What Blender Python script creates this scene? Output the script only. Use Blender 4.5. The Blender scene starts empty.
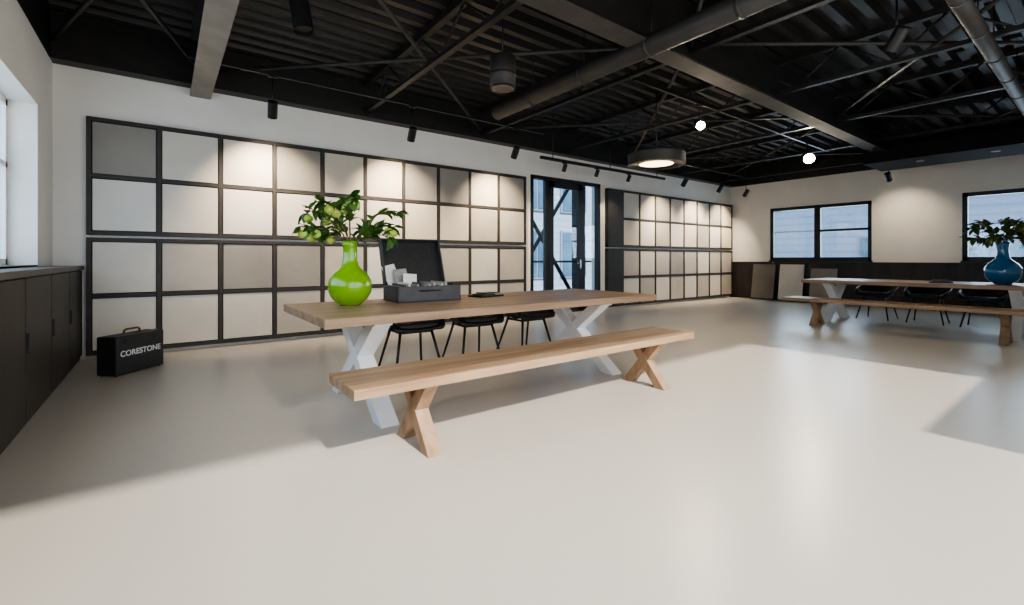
import bpy, bmesh, math, random
from mathutils import Vector, Matrix, Euler
random.seed(7)
scene = bpy.context.scene
rad = math.radians

# ------------------------------------------------------------------ materials
def mat(name, col, rough=0.5, metal=0.0, col2=None, scale=5.0, stretch=(1,1,1), bump=0.0, emit=None, estr=0, detail=4, spec=0.5, trans=0.0, rough2=None, lo=0.35, hi=0.65, coat=0.0):
    m = bpy.data.materials.new(name); m.use_nodes = True
    nt = m.node_tree; b = nt.nodes["Principled BSDF"]
    b.inputs["Base Color"].default_value = (*col, 1)
    b.inputs["Roughness"].default_value = rough
    b.inputs["Metallic"].default_value = metal
    b.inputs["Specular IOR Level"].default_value = spec
    b.inputs["Transmission Weight"].default_value = trans
    b.inputs["Coat Weight"].default_value = coat
    if emit:
        b.inputs["Emission Color"].default_value = (*emit, 1)
        b.inputs["Emission Strength"].default_value = estr
    if col2 or bump or rough2 is not None:
        tc = nt.nodes.new("ShaderNodeTexCoord")
        mp = nt.nodes.new("ShaderNodeMapping"); mp.inputs["Scale"].default_value = stretch
        nz = nt.nodes.new("ShaderNodeTexNoise"); nz.inputs["Scale"].default_value = scale; nz.inputs["Detail"].default_value = detail
        nt.links.new(tc.outputs["Object"], mp.inputs["Vector"]); nt.links.new(mp.outputs["Vector"], nz.inputs["Vector"])
        if col2:
            r = nt.nodes.new("ShaderNodeValToRGB")
            r.color_ramp.elements[0].position = lo; r.color_ramp.elements[1].position = hi
            r.color_ramp.elements[0].color = (*col, 1); r.color_ramp.elements[1].color = (*col2, 1)
            nt.links.new(nz.outputs["Fac"], r.inputs["Fac"]); nt.links.new(r.outputs["Color"], b.inputs["Base Color"])
        if rough2 is not None:
            mr = nt.nodes.new("ShaderNodeMapRange"); mr.inputs["To Min"].default_value = rough; mr.inputs["To Max"].default_value = rough2
            nt.links.new(nz.outputs["Fac"], mr.inputs["Value"]); nt.links.new(mr.outputs["Result"], b.inputs["Roughness"])
        if bump:
            bp = nt.nodes.new("ShaderNodeBump"); bp.inputs["Strength"].default_value = bump; bp.inputs["Distance"].default_value = 0.01
            nt.links.new(nz.outputs["Fac"], bp.inputs["Height"]); nt.links.new(bp.outputs["Normal"], b.inputs["Normal"])
    return m

M_wall = mat("white_plaster", (0.82,0.795,0.75), 0.8, col2=(0.85,0.825,0.78), scale=3, bump=0.03)
M_floor = mat("resin_floor", (0.515,0.475,0.42), 0.30, col2=(0.535,0.495,0.44), scale=0.35, detail=1, lo=0.0, hi=1.0)
M_ceil = mat("black_deck", (0.018,0.0165,0.0155), 0.45, col2=(0.028,0.0255,0.024), scale=4)
M_steel = mat("black_steel", (0.016,0.015,0.0145), 0.5, col2=(0.023,0.0215,0.020), scale=6)
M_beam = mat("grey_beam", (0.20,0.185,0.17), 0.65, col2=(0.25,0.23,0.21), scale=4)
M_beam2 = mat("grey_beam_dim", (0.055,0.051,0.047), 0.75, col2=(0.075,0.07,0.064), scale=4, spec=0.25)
M_duct = mat("dark_duct", (0.04,0.038,0.036), 0.55, metal=0.1, col2=(0.05,0.048,0.046), scale=5)
M_black = mat("black_metal", (0.012,0.012,0.013), 0.4)
M_soffit = mat("black_soffit", (0.014,0.0135,0.013), 0.9, spec=0.15, col2=(0.018,0.0175,0.017), scale=5)
M_frame = mat("charcoal_frame", (0.026,0.023,0.021), 0.6, col2=(0.038,0.033,0.030), scale=8)
M_cab = mat("dark_oak_veneer", (0.018,0.0145,0.013), 0.5, col2=(0.034,0.027,0.024), scale=6, stretch=(1,1,0.15), bump=0.05)
M_sill = mat("sill_wood", (0.075,0.062,0.055), 0.45, col2=(0.11,0.092,0.083), scale=6, stretch=(1,0.1,1))
M_oak = mat("oak_x", (0.24,0.148,0.088), 0.45, col2=(0.40,0.27,0.17), scale=9, stretch=(0.12,1.6,1.6), bump=0.06, detail=8)
M_oaky = mat("oak_bench", (0.275,0.17,0.098), 0.45, col2=(0.43,0.295,0.185), scale=9, stretch=(0.12,1.6,1.6), bump=0.06, detail=8)
M_oakz = mat("oak_z", (0.24,0.148,0.085), 0.5, col2=(0.40,0.265,0.165), scale=9, stretch=(1.6,1.2,0.4), bump=0.06, detail=8)
M_white = mat("white_lacquer", (0.84,0.84,0.84), 0.35, col2=(0.88,0.88,0.88), scale=4)
M_chair = mat("black_leather", (0.012,0.012,0.013), 0.45, bump=0.05, scale=60)
M_green = mat("green_glaze", (0.17,0.38,0.008), 0.08, col2=(0.21,0.44,0.012), scale=3, coat=0.6)
M_blue = mat("blue_glaze", (0.004,0.12,0.29), 0.08, col2=(0.006,0.15,0.35), scale=3, coat=0.6)
M_leaf = mat("leaf", (0.025,0.085,0.014), 0.4, col2=(0.08,0.19,0.035), scale=9)
M_leafd = mat("leaf_dark", (0.025,0.07,0.02), 0.45, col2=(0.18,0.20,0.045), scale=9)
M_fruit = mat("green_apple", (0.33,0.46,0.06), 0.3, col2=(0.48,0.58,0.12), scale=12)
M_twig = mat("twig", (0.10,0.07,0.035), 0.8, col2=(0.16,0.11,0.06), scale=20)
M_paper = mat("white_sheet", (0.75,0.75,0.73), 0.7, col2=(0.8,0.8,0.78), scale=10)
M_greybox = mat("grey_case", (0.045,0.045,0.048), 0.5, col2=(0.06,0.06,0.063), scale=10)
M_ins = mat("sample_grey", (0.25,0.24,0.22), 0.6, col2=(0.35,0.33,0.30), scale=18)
M_case = mat("black_case", (0.014,0.014,0.014), 0.45, col2=(0.022,0.022,0.021), scale=30, bump=0.1)
M_lamp = mat("lamp_glow", (1,0.9,0.7), 0.5, emit=(1,0.88,0.66), estr=300)
M_drum = mat("drum_glow", (1,0.85,0.6), 0.5, emit=(1,0.66,0.34), estr=6.0)
M_spotglow = mat("spot_glow", (1,0.9,0.7), 0.5, emit=(1,0.86,0.62), estr=12)
M_chrome = mat("brushed_steel", (0.6,0.6,0.6), 0.25, metal=1.0, scale=10, col2=(0.7,0.7,0.7))

def panel_mat(n, c, v):
    return mat(n, tuple(x*(1-v) for x in c), 0.55, col2=tuple(min(1,x*(1+v)) for x in c), scale=2.2, detail=9, lo=0.3, hi=0.7)
P = {
 'W': panel_mat("sample_white", (0.66,0.63,0.575), 0.05),
 'L': panel_mat("sample_light", (0.60,0.56,0.495), 0.06),
 'B': panel_mat("sample_beige", (0.58,0.52,0.425), 0.06),
 'M': panel_mat("sample_mid", (0.43,0.39,0.335), 0.08),
 'G': panel_mat("sample_warm_grey", (0.26,0.24,0.212), 0.10),
 'D': panel_mat("sample_dark", (0.15,0.14,0.123), 0.12),
}

def glass():
    m = bpy.data.materials.new("window_glass"); m.use_nodes = True
    nt = m.node_tree; nt.nodes.clear()
    o = nt.nodes.new("ShaderNodeOutputMaterial"); mx = nt.nodes.new("ShaderNodeMixShader")
    t = nt.nodes.new("ShaderNodeBsdfTransparent"); g = nt.nodes.new("ShaderNodeBsdfGlossy")
    t.inputs["Color"].default_value = (0.84,0.92,0.98,1); g.inputs["Roughness"].default_value = 0.03
    mx.inputs[0].default_value = 0.07
    nt.links.new(t.outputs[0], mx.inputs[1]); nt.links.new(g.outputs[0], mx.inputs[2]); nt.links.new(mx.outputs[0], o.inputs[0])
    return m
M_glass = glass()

def stripes(name, c1, c2, scale, axis='Z', rough=0.6):
    m = bpy.data.materials.new(name); m.use_nodes = True
    nt = m.node_tree; b = nt.nodes["Principled BSDF"]; b.inputs["Roughness"].default_value = rough
    tc = nt.nodes.new("ShaderNodeTexCoord"); w = nt.nodes.new("ShaderNodeTexWave")
    w.wave_type = 'BANDS'; w.bands_direction = axis; w.inputs["Scale"].default_value = scale
    r = nt.nodes.new("ShaderNodeValToRGB"); r.color_ramp.elements[0].color = (*c1,1); r.color_ramp.elements[1].color = (*c2,1)
    r.color_ramp.elements[0].position = 0.05; r.color_ramp.elements[1].position = 0.3
    nt.links.new(tc.outputs["Object"], w.inputs["Vector"]); nt.links.new(w.outputs["Fac"], r.inputs["Fac"]); nt.links.new(r.outputs["Color"], b.inputs["Base Color"])
    return m
M_siding = stripes("metal_siding", (0.52,0.58,0.68), (0.60,0.67,0.77), 1.1)
M_extglass = mat("building_glass", (0.10,0.18,0.27), 0.15, col2=(0.2,0.32,0.42), scale=0.8)
M_extframe = mat("building_frame", (0.45,0.50,0.55), 0.6, col2=(0.5,0.55,0.6), scale=2)
M_ground = mat("paving", (0.25,0.25,0.25), 0.9, col2=(0.32,0.32,0.31), scale=2)

# ------------------------------------------------------------------ builder
class Build:
    def __init__(s, name):
        s.name = name; s.bm = bmesh.new(); s.mats = []
    def mi(s, m):
        if m not in s.mats: s.mats.append(m)
        return s.mats.index(m)
    def _merge(s, bm, m, smooth=False, M=None):
        if M is not None: bmesh.ops.transform(bm, matrix=M, verts=bm.verts)
        i = s.mi(m)
        for f in bm.faces: f.material_index = i; f.smooth = smooth
        me = bpy.data.meshes.new("tmp"); bm.to_mesh(me); bm.free(); s.bm.from_mesh(me); bpy.data.meshes.remove(me)
    def box(s, lo, hi, m, bevel=0.0, M=None, seg=2):
        bm = bmesh.new(); bmesh.ops.create_cube(bm, size=1)
        lo = Vector(lo); hi = Vector(hi); d = hi-lo; c = (hi+lo)/2
        for v in bm.verts: v.co = Vector((v.co.x*d.x+c.x, v.co.y*d.y+c.y, v.co.z*d.z+c.z))
        if bevel: bmesh.ops.bevel(bm, geom=bm.edges[:], offset=bevel, segments=seg, affect='EDGES', profile=0.5)
        s._merge(bm, m, False, M)
    def prism(s, poly, x0, x1, axis, m, bevel=0.0, M=None):
        bm = bmesh.new()
        def P3(a,b,t):
            return {'X':(t,a,b),'Y':(a,t,b),'Z':(a,b,t)}[axis]
        v0=[bm.verts.new(P3(a,b,x0)) for a,b in poly]; v1=[bm.verts.new(P3(a,b,x1)) for a,b in poly]
        n=len(poly)
        bm.faces.new(v0); bm.faces.new(v1[::-1])
        for i in range(n): bm.faces.new((v0[i],v0[(i+1)%n],v1[(i+1)%n],v1[i]))
        bmesh.ops.recalc_face_normals(bm, faces=bm.faces[:])
        if bevel: bmesh.ops.bevel(bm, geom=bm.edges[:], offset=bevel, segments=2, affect='EDGES', profile=0.5)
        s._merge(bm, m, False, M)
    def cyl(s, p1, p2, r1, m, r2=None, seg=20, smooth=True, caps=True):
        if r2 is None: r2 = r1
        p1=Vector(p1); p2=Vector(p2); d=p2-p1
        bm=bmesh.new(); bmesh.ops.create_cone(bm, cap_ends=caps, segments=seg, radius1=r1, radius2=r2, depth=d.length)
        q=Vector((0,0,1)).rotation_difference(d.normalized()).to_matrix().to_4x4()
        M=Matrix.Translation((p1+p2)/2)@q
        i=s.mi(m)
        bmesh.ops.transform(bm, matrix=M, verts=bm.verts)
        for f in bm.faces: f.material_index=i; f.smooth = smooth and len(f.verts)==4
        me=bpy.data.meshes.new("tmp"); bm.to_mesh(me); bm.free(); s.bm.from_mesh(me); bpy.data.meshes.remove(me)
    def lathe(s, prof, o, m, seg=48):
        bm=bmesh.new(); rings=[]
        for r,z in prof:
            rings.append([bm.verts.new((o[0]+max(r,1e-4)*math.cos(2*math.pi*k/seg), o[1]+max(r,1e-4)*math.sin(2*math.pi*k/seg), o[2]+z)) for k in range(seg)])
        for a,b in zip(rings,rings[1:]):
            for k in range(seg): bm.faces.new((a[k],a[(k+1)%seg],b[(k+1)%seg],b[k]))
        bmesh.ops.remove_doubles(bm, verts=bm.verts, dist=2e-4)
        bmesh.ops.recalc_face_normals(bm, faces=bm.faces[:])
        s._merge(bm, m, True)
    def sphere(s, c, r, m, sc=(1,1,1)):
        bm=bmesh.new(); bmesh.ops.create_uvsphere(bm,u_segments=16,v_segments=12,radius=r)
        s._merge(bm,m,True,Matrix.Translation(c)@Matrix.Diagonal((*sc,1)))
    def leaf(s, base, d, up, L, W, m):
        d=d.normalized(); side=d.cross(up)
        if side.length<1e-3: side=Vector((1,0,0))
        side.normalize(); n=side.cross(d)
        bm=bmesh.new(); N=6; rows=[]
        for i in range(N+1):
            t=i/N; w=W*0.5*math.sin(math.pi*min(1,t**0.8))**0.8 if 0<t<1 else 0.001
            c=base+d*(L*t)-n*(L*0.35*t*t)
            rows.append([bm.verts.new(c-side*w+n*w*0.35),bm.verts.new(c),bm.verts.new(c+side*w+n*w*0.35)])
        for a,b in zip(rows,rows[1:]):
            bm.faces.new((a[0],a[1],b[1],b[0])); bm.faces.new((a[1],a[2],b[2],b[1]))
        s._merge(bm,m,True)
    def done(s, M=None, parent=None):
        me=bpy.data.meshes.new(s.name); s.bm.to_mesh(me); s.bm.free()
        for m in s.mats: me.materials.append(m)
        o=bpy.data.objects.new(s.name,me); scene.collection.objects.link(o)
        if M is not None: o.matrix_world=M
        if parent: o.parent=parent
        return o

def empty(name, M=Matrix.Identity(4)):
    e=bpy.data.objects.new(name,None); scene.collection.objects.link(e); e.matrix_world=M; e.empty_display_size=0.2
    return e

XL, XR, YF, YB, H = -0.98, 13.66, -0.40, 7.10, 3.95
HW = 3.30   # top of white plaster

# ------------------------------------------------------------------ room shell
b=Build("floor"); b.box((XL-0.3,YF-0.1,-0.12),(XR+0.3,YB+0.3,0),M_floor); b.done()

def wall(name, axis, inner, outer, a0, a1, openings, z1=H):
    b=Build(name)
    def bx(p0,p1,q0,q1):
        if p1-p0<1e-4 or q1-q0<1e-4: return
        lo,hi=min(inner,outer),max(inner,outer)
        segs=[(q0,min(q1,HW),M_wall),(max(q0,HW),q1,M_steel)]
        for s0,s1,m in segs:
            if s1-s0<1e-4: continue
            if axis=='X': b.box((p0,lo,s0),(p1,hi,s1),m)
            else: b.box((lo,p0,s0),(hi,p1,s1),m)
    cur=a0
    for (o0,o1,zz0,zz1) in openings:
        bx(cur,o0,0,z1); bx(o0,o1,0,zz0); bx(o0,o1,zz1,z1); cur=o1
    bx(cur,a1,0,z1)
    return b.done()

DX0,DX1,DZ = 5.83,7.86,2.83
wall("wall_back",'X',YB,YB+0.25,XL-0.3,XR+0.3,[(DX0,DX1,0,DZ)])
wall("wall_right",'Y',XR,XR+0.25,YF,YB,[(-0.3,2.05,1.10,2.56),(3.63,5.98,1.10,2.56)])
wall("wall_left",'Y',XL,XL-0.28,YF,YB,[(0.6,6.34,1.08,2.64)])
wall("wall_front",'X',YF,YF-0.1,XL-0.3,XR+0.3,[(-0.70,4.0,0.0,2.94),(4.0,6.25,1.0,2.94)])

b=Build("ceiling")
bm=bmesh.new(); prof=[]; y=YF-0.1; p=0.25
while y<YB+0.3:
    prof+= [(y,H),(y+0.10,H),(y+0.13,H-0.09),(y+0.22,H-0.09)]; y+=p
vs0=[bm.verts.new((XL-0.3,a,z)) for a,z in prof]; vs1=[bm.verts.new((XR+0.3,a,z)) for a,z in prof]
for i in range(len(prof)-1): bm.faces.new((vs0[i],vs0[i+1],vs1[i+1],vs1[i]))
b._merge(bm,M_ceil)
b.box((XL-0.3,YF-0.1,H+0.01),(XR+0.3,YB+0.3,H+0.1),M_ceil)
b.done()

# ------------------------------------------------------------------ steel structure
def ibeam(name, axis, c, a0, a1, z0, z1, w, mflange, mweb):
    b=Build(name); t=0.02
    def bx(o0,o1,s0,s1,m):
        if axis=='Y': b.box((c+o0,a0,s0),(c+o1,a1,s1),m)
        else: b.box((a0,c+o0,s0),(a1,c+o1,s1),m)
    bx(-w/2,w/2,z0,z0+t,mflange); bx(-w/2,w/2,z1-t,z1,mweb); bx(-0.008,0.008,z0+t,z1-t,mweb)
    return b.done()
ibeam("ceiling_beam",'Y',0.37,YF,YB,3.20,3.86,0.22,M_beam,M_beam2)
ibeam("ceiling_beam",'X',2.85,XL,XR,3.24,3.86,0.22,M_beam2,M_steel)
ibeam("ceiling_beam",'X',7.0,XL,XR,3.30,3.86,0.18,M_steel,M_steel)
for x in (2.48,4.6,6.7,8.8,10.9,13.0):
    b=Build("ceiling_joist")
    b.box((x-0.04,YF,3.78),(x+0.04,YB,3.86),M_steel); b.box((x-0.035,YF,3.38),(x+0.035,YB,3.43),M_steel)
    y=YF; up=True
    while y<YB-0.5:
        b.cyl((x,y,3.41 if up else 3.80),(x,y+0.5,3.80 if up else 3.41),0.014,M_steel,seg=8); y+=0.5; up=not up
    b.done()
b=Build("cross_bracing")
xs=[0.37,4.6,8.8,13.0]
for xa,xb in zip(xs,xs[1:]):
    for ya,yb in ((2.85,7.0),(-0.38,2.85)):
        b.cyl((xa,ya,3.46),(xb,yb,3.46),0.022,M_duct,seg=10); b.cyl((xa,yb,3.50),(xb,ya,3.50),0.022,M_duct,seg=10)
b.cyl((XL+0.03,YF+0.2,3.5),(0.37,2.8,3.5),0.022,M_duct); b.cyl((XL+0.03,6.9,3.5),(0.37,2.9,3.5),0.022,M_duct); b.cyl((XL+0.03,2.9,3.47),(0.37,6.9,3.47),0.022,M_duct); b.done()

def duct(name, p1, p2, r, step=0.9):
    b=Build(name); p1=Vector(p1);p2=Vector(p2); d=(p2-p1); L=d.length; d.normalize()
    b.cyl(p1,p2,r,M_duct,seg=28); t=step*0.5
    while t<L:
        b.cyl(p1+d*t,p1+d*(t+0.04),r*1.07,M_duct,seg=28); 
        q=p1+d*t; b.cyl(q,(q.x,q.y,3.86),0.006,M_black,seg=6); t+=step
    return b.done()
duct("ventilation_duct",(3.78,YF,3.22),(3.78,5.35,3.22),0.10)
duct("ventilation_duct",(2.0,0.80,3.27),(11.0,0.80,3.27),0.065)
b=Build("air_conditioning_soffit"); b.box((11.1,YF+0.02,3.02),(12.3,3.1,3.3),M_soffit,0.01)
for yy in (0.4,1.6,2.6): b.cyl((11.7,yy,3.3),(11.7,yy,3.86),0.01,M_black,seg=6)
for yy in (1.3,2.3): b.cyl((11.5,yy,3.02),(11.5,yy,3.005),0.06,M_beam,seg=20)
b.done()

# ------------------------------------------------------------------ lights hardware
def aim(o, target):
    d=Vector(target)-o.location; o.rotation_euler=d.to_track_quat('-Z','Y').to_euler()
def spot(name, loc, target, W, size=70, blend=0.7, col=(1,0.82,0.59), r=0.03, parent=None):
    l=bpy.data.lights.new(name,'SPOT'); l.energy=W; l.spot_size=rad(size); l.spot_blend=blend; l.color=col; l.shadow_soft_size=r
    o=bpy.data.objects.new(name,l); scene.collection.objects.link(o); o.location=loc; aim(o,target)
    if parent: o.parent=parent
    return o
def spotlight(loc, target, W, size=75, length=0.2, r=0.055, glow=M_spotglow, top=3.40, **kw):
    b=Build("track_spotlight"); loc=Vector(loc); d=(Vector(target)-loc).normalized()
    a=loc-d*length/2; c=loc+d*length/2
    b.cyl(a,c,r,M_black,seg=24,caps=False); b.cyl(a,a+d*0.01,r,M_black,seg=24); b.cyl(c-d*0.03,c-d*0.025,r*0.93,glow,seg=24)
    b.cyl(loc+Vector((0,0,0.0)),(loc.x,loc.y,top),0.009,M_black,seg=8)
    b.box((loc.x-0.05,loc.y-0.02,top-0.02),(loc.x+0.05,loc.y+0.02,top),M_black)
    o=b.done()
    if W: 
        s=spot("spot_lamp", c+d*0.01, target, W, size, **kw); s.parent=o
    return o
for i,x in enumerate([1.05,2.87,4.76,9.8,11.4,12.75]):
    spotlight((x,6.2,2.95),(x+0.12,YB,1.72),270,size=96,top=3.36,blend=1.0)
b=Build("lighting_track"); b.box((0.2,6.18,3.36),(5.4,6.22,3.39),M_black)
for x in (0.37,2.48,4.6): b.cyl((x,6.2,3.38),(x,6.2,3.86),0.008,M_black,seg=6)
b.done()
b=Build("lighting_track"); b.box((5.5,6.38,2.98),(9.3,6.43,3.03),M_black)
for x in (5.8,7.4,9.0): b.cyl((x,6.4,3.02),(x,6.4,3.86),0.008,M_black,seg=6)
b.done()
b=Build("lighting_track"); b.box((9.4,6.18,3.36),(13.0,6.22,3.39),M_black)
for x in (9.8,11.4,12.75): b.cyl((x,6.2,3.38),(x,6.2,3.86),0.008,M_black,seg=6)
b.done()
for x in (6.1,7.0,8.0): spotlight((x,6.4,2.88),(x+0.1,YB,1.6),40,size=70,length=0.14,r=0.04,top=2.98)
# bright accent spots
spotlight((6.2,3.69,3.10),(4.4,1.9,1.7),50,size=110,glow=M_lamp,top=3.38,blend=1.0,r=0.06)
spotlight((9.97,3.66,3.10),(7.0,1.5,1.9),50,size=110,glow=M_lamp,top=3.38,blend=1.0,r=0.095)
spotlight((12.6,3.05,2.93),(13.66,3.0,1.8),50,size=95,top=3.4,blend=1.0)
spotlight((0.92,4.16,3.20),(1.2,3.8,0.9),30,size=80,length=0.3,r=0.08,top=3.5,glow=M_black)
b=Build("lighting_track"); b.box((4.7,3.66,3.38),(11.0,3.70,3.43),M_black); b.done()

b=Build("pendant_speaker"); b.cyl((2.9,4.0,2.98),(2.9,4.0,3.30),0.14,M_duct,seg=36); b.cyl((2.9,4.0,2.965),(2.9,4.0,2.98),0.125,M_black,seg=36)
b.cyl((2.9,4.0,3.30),(2.9,4.0,3.86),0.008,M_black,seg=8); b.cyl((2.9,4.0,3.1),(2.9,4.0,3.12),0.144,M_black,seg=36); b.done()
b=Build("drum_pendant_lamp"); c=(6.1,4.35)
b.cyl((*c,2.60),(*c,2.76),0.43,M_duct,seg=56,caps=False); b.cyl((*c,2.755),(*c,2.765),0.43,M_black,seg=56)
b.cyl((*c,2.62),(*c,2.63),0.26,M_drum,seg=56)
b.lathe([(0.43,0.0),(0.26,0.012),(0.26,0.025)],(c[0],c[1],2.60),M_black)
b.cyl((*c,2.76),(*c,3.86),0.01,M_black,seg=8); o=b.done()
s=spot("drum_lamp",(c[0],c[1],2.59),(c[0],c[1],0),40,size=120,blend=1,r=0.25); s.parent=o

# ------------------------------------------------------------------ left cabinet & dado
b=Build("trim_1")
b.box((XL,YF,0.0),(-0.76,YB,1.02),M_cab)
b.box((XL-0.25,0.6,1.08-0.045),(XL,6.34,1.083),M_sill)
b.box((XL,YF,1.02),(-0.725,YB,1.065),M_sill,0.004)
y=YB-0.02
while y>YF+0.5:
    y0=max(YF+0.01,y-0.88); b.box((-0.76,y0+0.006,0.06),(-0.738,y-0.006,1.01),M_cab,0.002)
    b.box((-0.738,y0+0.03,0.50),(-0.722,y0+0.05,0.64),M_black,0.003); y-=0.89
b.done()
b=Build("trim_2")
b.box((XR-0.05,YF,0),(XR,YB,1.03),M_cab); b.box((XR-0.07,YF,1.03),(XR+0.05,YB,1.06),M_cab,0.003)
y=YF
while y<YB: b.box((XR-0.054,y,0.02),(XR-0.05,y+0.88,1.02),M_cab,0.001); y+=0.9
b.done()

# ------------------------------------------------------------------ windows
def window_right(name,y0,y1,z0=1.10,z1=2.56):
    b=Build(name); x0,x1=XR+0.04,XR+0.13; t=0.085
    b.box((x0,y0,z0),(x1,y1,z0+t),M_black); b.box((x0,y0,z1-t),(x1,y1,z1),M_black)
    b.box((x0,y0,z0),(x1,y0+t,z1),M_black); b.box((x0,y1-t,z0),(x1,y1,z1),M_black)
    ym=(y0+y1)/2; b.box((x0-0.01,ym-0.07,z0),(x1,ym+0.07,z1),M_black)
    zm=(z0+z1)/2+0.05
    b.box((x0,y0,zm-0.03),(x1,ym,zm+0.03),M_black)
    b.box((x0+0.01,ym,zm-0.012),(x1,y1,zm+0.012),M_extframe)
    b.box((x0+0.05,y0+t,z0+t),(x0+0.056,y1-t,z1-t),M_glass)
    b.box((XR-0.02,y0-0.02,z0-0.04),(XR+0.07,y1+0.02,z0),M_black)
    b.done()
window_right("window_1",3.63,5.98); window_right("window_2",-0.3,2.05)
b=Build("window_3"); x0,x1=XL-0.26,XL-0.20
y0,y1,z0,z1=0.6,6.34,1.083,2.64
b.box((x0,y0,z0),(x1,y1,z0+0.06),M_white); b.box((x0,y0,z1-0.06),(x1,y1,z1),M_white)
for yy in (0.6,1.98,3.4,4.84,6.28): b.box((x0,yy,z0),(x1,yy+0.06,z1),M_white)
b.box((x0,y0,2.0),(x1,y1,2.05),M_white)
b.box((x0+0.03,y0,z0),(x0+0.034,y1,z1),M_glass); b.done()

b=Build("door_1"); Y0,Y1=YB+0.02,YB+0.10; t=0.07
b.box((DX0,YB-0.02,0),(DX0+t,Y1,DZ),M_black,0.003); b.box((DX1-t,YB-0.02,0),(DX1,Y1,DZ),M_black,0.003); b.box((DX0,YB-0.02,DZ-0.07),(DX1,Y1,DZ),M_black,0.003)
b.box((DX0,Y0,0),(DX1,Y1,0.04),M_black)
for x in (6.30,7.36): b.box((x-0.05,Y0,0),(x+0.05,Y1,DZ),M_black,0.003)
b.box((6.35,Y0-0.01,0.04),(6.47,Y0+0.05,DZ-0.07),M_black,0.003); b.box((7.19,Y0-0.01,0.04),(7.31,Y0+0.05,DZ-0.07),M_black,0.003)
b.box((6.35,Y0-0.01,0.04),(7.31,Y0+0.05,0.22),M_black,0.003); b.box((6.35,Y0-0.01,DZ-0.20),(7.31,Y0+0.05,DZ-0.07),M_black,0.003)
b.box((DX0,Y0,0.04),(6.3,Y1,0.12),M_black); b.box((7.36,Y0,0.04),(DX1,Y1,0.12),M_black)
b.box((DX0+t,Y0+0.02,0.04),(DX1-t,Y0+0.026,DZ-0.07),M_glass)
b.cyl((7.25,Y0-0.05,1.05),(7.12,Y0-0.05,1.05),0.010,M_chrome); b.cyl((7.25,Y0-0.05,1.05),(7.25,Y0,1.05),0.010,M_chrome); b.box((7.23,Y0-0.02,0.93),(7.27,Y0-0.01,1.12),M_chrome)
b.done()
b=Build("steel_balcony_brace")
b.box((6.2,8.6,-0.3),(6.35,8.75,3.6),M_black); b.box((8.6,8.6,-0.3),(8.75,8.75,3.6),M_black)
b.cyl((6.3,8.7,0.1),(8.65,8.7,3.3),0.05,M_black); b.cyl((8.65,8.7,0.1),(6.3,8.7,3.3),0.05,M_black)
b.box((5,8.6,1.05),(11,8.66,1.1),M_black); b.done()
b=Build("building_outside")
b.box((2,15,-0.3),(30,16,9),M_siding)
for i in range(9):
    x=3+i*2.2
    for z in (0.3,3.2,6.2):
        b.box((x,14.9,z),(x+1.6,15.05,z+2.1),M_extframe); b.box((x+0.08,14.86,z+0.08),(x+0.76,14.95,z+2.02),M_extglass); b.box((x+0.84,14.86,z+0.08),(x+1.52,14.95,z+2.02),M_extglass)
b.done()
b=Build("building_outside")
b.box((21,-12,-0.3),(22,14,6),M_siding)
for y in (-9,-4.4,0.6,4.2): 
    b.box((20.9,y,0.8),(21.05,y+1.8,2.0),M_extframe); b.box((20.86,y+0.08,0.88),(20.95,y+1.72,1.92),M_extglass)
b.done()
b=Build("ground_outside"); b.box((-40,-40,-0.5),(60,60,-0.3),M_ground); b.done()

# ------------------------------------------------------------------ sample displays
def display(x0, cols, pitch, z0, rows, dark_left=0.0):
    b=Build("sample_panel_display"); fr=0.045; nrow=2
    ph=0.60; x1=x0+dark_left+cols*pitch+fr; h=nrow*(ph+fr)+fr
    yb=YB; yf=YB-0.10
    b.box((x0,YB-0.03,z0),(x1,YB,z0+h),M_frame)
    for r in range(nrow+1):
        zz=z0+r*(ph+fr); b.box((x0,yf,zz),(x1,YB-0.03,zz+fr),M_frame,0.002)
    for c in range(cols+1):
        xx=x0+dark_left+c*pitch; b.box((xx,yf-0.001,z0),(xx+fr,YB-0.03,z0+h),M_frame,0.002)
    if dark_left: b.box((x0,yf-0.001,z0),(x0+dark_left,YB-0.03,z0+h),M_frame,0.002)
    for r in range(nrow):
        for c in range(cols):
            zz=z0+fr+r*(ph+fr); xx=x0+dark_left+c*pitch+fr
            k=rows[nrow-1-r][c]
            off=0.008
            b.box((xx+off,yf+0.012,zz+off),(xx+pitch-fr-off,yf+0.03,zz+ph-off),P[k],0.002)
    return b.done()
display(-0.70,10,0.630,1.415,["GLLGBBGGBG","WLWLLLBBMM"])
display(-0.70,10,0.630,0.05,["LMGGMWMMLM","WLLMLWLMLM"])
display(8.03,8,0.625,1.415,["LMGBMLGM","BLMLBMLB"],0.5)
display(8.03,8,0.625,0.05,["MLMGMLMM","LMLMLMLM"],0.5)

def slab(y0,y1,k,h=1.0):
    b=Build("leaning_sample_slab"); b.box((-0.012,-(y1-y0)/2,0),(0.012,(y1-y0)/2,h),P[k],0.002)
    b.box((-0.03,-(y1-y0)/2-0.02,0),(-0.008,(y1-y0)/2+0.02,0.03),M_black); b.done(Matrix.Translation((XR-0.26,(y0+y1)/2,0.005))@Matrix.Rotation(rad(10),4,'Y'))
slab(5.78,6.38,'D'); slab(5.06,5.66,'W')
slab(4.3,4.9,'G',0.9)

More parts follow.
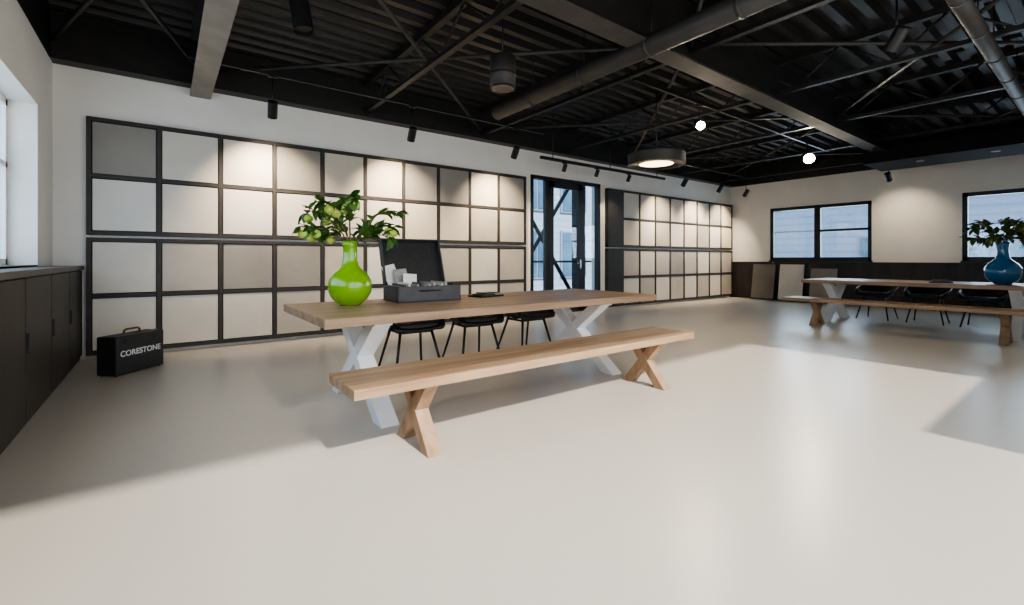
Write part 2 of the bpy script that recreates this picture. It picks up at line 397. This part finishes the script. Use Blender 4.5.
# ------------------------------------------------------------------ tables and benches
def xlegs(b, x, yc, half_foot, half_top, h, w, t, m):
    for sgn,dx in ((1,0.0),(-1,0.0)):
        yf0=yc-sgn*half_foot; yt=yc+sgn*half_top
        poly=[(yf0-w/2,0),(yf0+w/2,0),(yt+w/2,h),(yt-w/2,h)]
        b.prism(poly,x-t/2+dx-(0.001*sgn),x+t/2+dx-(0.001*sgn),'X',m,0.003)
def table(M, L, W, mtop, lx=(0.37,2.70)):
    b=Build("dining_table"); h=0.76; t=0.06
    n=5; pw=W/n
    for i in range(n): b.box((0,i*pw,h-t),(L,(i+1)*pw,h),mtop,0.0025)
    for x in lx:
        xlegs(b,x,W/2-0.05,0.50,0.38,h-t,0.16,0.13,M_white)
        b.box((x-0.065,0.12,h-t-0.03),(x+0.065,W-0.14,h-t),M_white,0.002)
    return b.done(M)
def bench(M, L, W, mtop):
    b=Build("wooden_bench"); h=0.46; t=0.055
    b.box((0,0,h-t),(L,W,h),mtop,0.004)
    for x in (0.47,2.72):
        xlegs(b,x,W/2,W/2-0.05,W/2-0.09,h-t,0.10,0.09,M_oakz)
    return b.done(M)
table(Matrix.Translation((0.80,3.00,0)),3.42,1.24,M_oak,(0.43,2.77))
bench(Matrix.Translation((0.78,2.38,0)),3.14,0.46,M_oaky)
R=Matrix.Rotation(rad(-90),4,'Z')
table(Matrix.Translation((9.5,3.60,0))@R,3.42,1.22,M_oak)
bench(Matrix.Translation((8.82,3.65,0))@R,3.12,0.46,M_oaky)

# ------------------------------------------------------------------ chairs
def chair(x,y,ang):
    e=empty("dining_chair",Matrix.Translation((x,y,0))@Matrix.Rotation(rad(ang),4,'Z'))
    bm=bmesh.new(); NU=10; NV=12
    prof=[(-0.25,0.435),(-0.22,0.46),(-0.10,0.45),(0.02,0.435),(0.12,0.44),(0.19,0.48),(0.225,0.53),(0.245,0.59),(0.26,0.64),(0.27,0.69),(0.275,0.71)]
    grid=[]
    for i,(py,pz) in enumerate(prof):
        t=i/(len(prof)-1); hw=0.25+0.04*math.sin(math.pi*min(1,t*1.6)) - (0.05 if t>0.85 else 0)*(t-0.85)/0.15
        row=[]
        for j in range(NU+1):
            u=-1+2*j/NU; au=abs(u)**2.5
            lift=0.19*math.sin(math.pi*min(1,max(0,(t-0.0)/0.8)))
            fwd=0.16*max(0,(t-0.4)/0.6)
            row.append(bm.verts.new((u*hw*1.08, py-fwd*au, pz+lift*au)))
        grid.append(row)
    for a,c in zip(grid,grid[1:]):
        for j in range(NU): bm.faces.new((a[j],a[j+1],c[j+1],c[j]))
    bmesh.ops.recalc_face_normals(bm,faces=bm.faces[:])
    for f in bm.faces: f.smooth=True
    me=bpy.data.meshes.new("seat_shell"); bm.to_mesh(me); bm.free(); me.materials.append(M_chair)
    o=bpy.data.objects.new("seat_shell",me); scene.collection.objects.link(o); o.parent=e
    sm=o.modifiers.new("sol",'SOLIDIFY'); sm.thickness=0.035; sm.offset=0
    ss=o.modifiers.new("sub",'SUBSURF'); ss.levels=1; ss.render_levels=1
    b=Build("seat_cushion"); b.box((-0.21,-0.23,0.445),(0.21,0.16,0.515),M_chair,0.025,seg=3); o=b.done(); o.parent=e
    b=Build("legs")
    for sx in (-1,1):
        b.cyl((sx*0.16,-0.14,0.45),(sx*0.25,-0.24,0.0),0.015,M_black,r2=0.011,seg=12)
        b.cyl((sx*0.16,0.12,0.45),(sx*0.24,0.27,0.0),0.015,M_black,r2=0.011,seg=12)
        b.cyl((sx*0.16,-0.14,0.415),(sx*0.16,0.12,0.415),0.012,M_black,seg=10)
    b.cyl((-0.16,-0.14,0.415),(0.16,-0.14,0.415),0.012,M_black,seg=10); b.cyl((-0.16,0.12,0.415),(0.16,0.12,0.415),0.012,M_black,seg=10)
    o=b.done(); o.parent=e
for x in (2.00,2.74,3.50): chair(x,4.36,random.uniform(-5,5))
for y in (2.80,2.07,1.36): chair(10.85,y,-90+random.uniform(-5,5))

# ------------------------------------------------------------------ vases with branches
def vase(loc, s, mglaze, leafm, fruit, name, spread, seed, fruits=7, nbr=8, hh=0.36, lm=1.0, nl=4):
    random.seed(seed)
    e=empty(name,Matrix.Translation(loc))
    b=Build("vase")
    prof=[(0.0,0),(0.075,0),(0.09,0.012),(0.135,0.05),(0.165,0.10),(0.174,0.155),(0.165,0.21),(0.135,0.26),(0.095,0.295),(0.068,0.325),(0.057,0.37),(0.054,0.43),(0.058,0.49),(0.068,0.525),(0.060,0.528),(0.048,0.50),(0.044,0.44),(0.046,0.36),(0.0,0.30)]
    prof=[(r*s,z*s) for r,z in prof]; b.lathe(prof,(0,0,0),mglaze); o=b.done(); o.parent=e
    b=Build("branches"); top=Vector((0,0,0.50*s))
    for k in range(nbr):
        a=2*math.pi*k/nbr+random.uniform(-.3,.3); reach=spread*random.uniform(0.5,1.0); rise=hh*random.uniform(0.15,1.0)*(1.25-0.6*reach/spread)
        pts=[Vector((0,0,0.38*s))]
        for i in range(1,8):
            t=i/7; pts.append(top+Vector((math.cos(a)*reach*t,math.sin(a)*reach*t,rise*math.sin(t*1.9)/0.95))+Vector([random.uniform(-.012,.012) for _ in range(3)]))
        for i,(p,q) in enumerate(zip(pts,pts[1:])): b.cyl(p,q,0.006-0.0006*i,M_twig,r2=0.0055-0.0006*i,seg=6)
        for i in range(2,8):
            for _ in range(nl):
                d=(pts[i]-pts[i-1]).normalized()+Vector([random.uniform(-.9,.9) for _ in range(3)])
                b.leaf(pts[i],d,Vector((random.uniform(-.4,.4),random.uniform(-.4,.4),1)),lm*random.uniform(0.075,0.12),lm*random.uniform(0.045,0.068),leafm)
        if fruit and k<fruits:
            for i in random.sample([4,5,6,7],2): b.sphere(pts[i]+Vector((0.01,0,-0.045)),0.038,M_fruit,(1,1,0.92))
    o=b.done(); o.parent=e
vase((1.22,3.82,0.76),1.0,M_green,M_leaf,True,"green_vase_with_apple_branches",0.46,3,nbr=11,hh=0.40,fruits=9)
vase((10.1,1.07,0.76),1.2,M_blue,M_leafd,False,"blue_vase_with_leafy_branches",0.50,11,nbr=10,hh=0.48,nl=4,lm=1.25)

# ------------------------------------------------------------------ sample case on the table
e=empty("open_sample_case",Matrix.Translation((1.60,3.74,0.76))@Matrix.Rotation(rad(-4),4,'Z'))
b=Build("case_body"); W,D,hh=0.60,0.40,0.14
b.box((0,0,0),(W,D,0.012),M_greybox); b.box((0,0,0),(W,0.012,hh),M_greybox,0.002); b.box((0,D-0.012,0),(W,D,hh),M_greybox,0.002)
b.box((0,0,0),(0.012,D,hh),M_greybox,0.002); b.box((W-0.012,0,0),(W,D,hh),M_greybox,0.002)
for i in range(14):
    x=0.03+i*0.039; b.box((x,0.03,0.012),(x+0.018,D-0.03,0.14+0.014*(i%3)),[M_ins,M_greybox,P['W'],P['M']][i%4],0.001)
b.cyl((0.2,-0.012,0.10),(0.4,-0.012,0.10),0.006,M_black,seg=8); b.cyl((0.2,-0.012,0.10),(0.2,0.005,0.10),0.006,M_black,seg=8); b.cyl((0.4,-0.012,0.10),(0.4,0.005,0.10),0.006,M_black,seg=8)
b.done().parent=e
b=Build("case_lid"); ML=Matrix.Translation((0,D,hh))@Matrix.Rotation(rad(-20),4,'X')
b.box((0,0.0,0),(W,0.012,0.44),M_case,0.002,M=ML)
b.box((0,-0.07,0),(0.012,0,0.44),M_greybox,0.001,M=ML); b.box((W-0.012,-0.07,0),(W,0,0.44),M_greybox,0.001,M=ML); b.box((0,-0.07,0.428),(W,0,0.44),M_greybox,0.001,M=ML)
b.done().parent=e
b=Build("paper_sheets")
for i in range(3):
    MM=Matrix.Translation((0.04+0.05*i,D-0.05-0.05*i,0.12))@Matrix.Rotation(rad(-24+5*i),4,'X')@Matrix.Rotation(rad(-14+9*i),4,'Y')
    b.box((0,0,0),(0.13,0.003,0.21-0.04*i),M_paper if i%2==0 else M_ins,0,M=MM)
b.done().parent=e
b=Build("tile_sample_tray"); b.box((-0.16,-0.10,0),(0.16,0.10,0.015),M_black,0.003); b.box((-0.13,-0.08,0.015),(0.05,0.07,0.03),M_greybox,0.003); b.box((-0.06,-0.05,0.03),(0.13,0.09,0.04),M_black,0.002)
b.done(Matrix.Translation((2.62,3.90,0.76))@Matrix.Rotation(rad(12),4,'Z'))
b=Build("tile_sample_tray"); b.box((-0.2,-0.14,0),(0.2,0.14,0.02),M_black,0.003); b.box((-0.14,-0.10,0.02),(0.10,0.10,0.04),M_greybox,0.003)
b.done(Matrix.Translation((10.0,1.75,0.76))@Matrix.Rotation(rad(12),4,'Z'))

# ------------------------------------------------------------------ floor case with lettering
ang=math.atan2(6.34-5.84,-0.01+0.36)
e=empty("black_carry_case",Matrix.Translation((-0.37,5.82,0))@Matrix.Rotation(ang-rad(8),4,'Z'))
b=Build("case_shell"); b.box((0,0,0.008),(0.54,0.21,0.385),M_case,0.012)
b.box((-0.003,0.10,0.01),(0.543,0.11,0.388),M_black,0.002)
for x in (0.03,0.51):
    for y in (0.03,0.18): b.cyl((x,y,0),(x,y,0.01),0.012,M_black)
for x in (0.09,0.41): b.box((x,-0.004,0.31),(x+0.04,0.004,0.36),M_black,0.002)
b.done().parent=e
b=Build("handle")
pts=[(0.18,0.385),(0.185,0.42),(0.205,0.432),(0.335,0.432),(0.355,0.42),(0.36,0.385)]
for p,q in zip(pts,pts[1:]): b.cyl((p[0],0.105,p[1]),(q[0],0.105,q[1]),0.010,M_twig,seg=10)
b.done().parent=e
cu=bpy.data.curves.new("lettering",'FONT'); cu.body="CORESTONE"; cu.size=0.078; cu.extrude=0.001; cu.align_x='CENTER'; cu.align_y='CENTER'; cu.offset=0.0016
to=bpy.data.objects.new("lettering",cu); scene.collection.objects.link(to); cu.materials.append(M_paper)
to.parent=e; to.location=(0.27,-0.002,0.21); to.rotation_euler=(rad(90),0,0)

# ------------------------------------------------------------------ lighting
w=bpy.data.worlds.new("sky"); scene.world=w; w.use_nodes=True
bg=w.node_tree.nodes["Background"]; bg.inputs[0].default_value=(0.62,0.78,1.0,1); bg.inputs[1].default_value=1.5
l=bpy.data.lights.new("sun",'SUN'); l.energy=5.0; l.angle=rad(1.8); l.color=(1,0.93,0.83)
o=bpy.data.objects.new("sun",l); scene.collection.objects.link(o); o.location=(0,-10,8)
d=Vector((0,math.cos(rad(40)),-math.sin(rad(40)))); o.rotation_euler=d.to_track_quat('-Z','Y').to_euler()
def area(name,loc,tgt,sx,sy,W,col):
    l=bpy.data.lights.new(name,'AREA'); l.shape='RECTANGLE'; l.size=sx; l.size_y=sy; l.energy=W; l.color=col
    o=bpy.data.objects.new(name,l); scene.collection.objects.link(o); o.location=loc; aim(o,tgt); return o
area("daylight_front_window",(2.6,-0.75,1.7),(2.6,5,1.2),6.6,2.6,90,(1,0.95,0.87))
area("daylight_left_window",(XL-0.5,3.5,1.9),(5,3.5,1.6),5.4,1.5,60,(0.97,0.98,1))
area("daylight_right_window",(XR+0.6,4.8,1.85),(5,4.8,1.0),2.2,1.4,70,(0.88,0.94,1))
area("daylight_right_window",(XR+0.6,0.9,1.85),(5,0.9,1.0),2.2,1.4,70,(0.88,0.94,1))
spotlight((1.0,0.0,3.10),(2.4,3.4,0.3),130,size=90,top=3.5,col=(1,0.89,0.74),blend=1.0)
spotlight((5.2,1.2,3.10),(6.5,3.6,0),40,size=120,top=3.5,col=(1,0.87,0.70),blend=1.0)  # added fill spot with invented housing, brightens the floor further back

# ------------------------------------------------------------------ camera
cam=bpy.data.cameras.new("camera"); co=bpy.data.objects.new("camera",cam); scene.collection.objects.link(co)
co.location=(0,0,1.14); co.rotation_euler=(rad(90),0,rad(52.9-90)); cam.sensor_width=36; cam.lens=460/1024*36; cam.shift_y=-43.5/1024
cam.clip_start=0.05; cam.clip_end=200
scene.camera=co
scene.view_settings.view_transform='AgX'
try: scene.view_settings.look='AgX - Medium High Contrast'
except Exception as ex: print(ex)
scene.view_settings.exposure=0.2
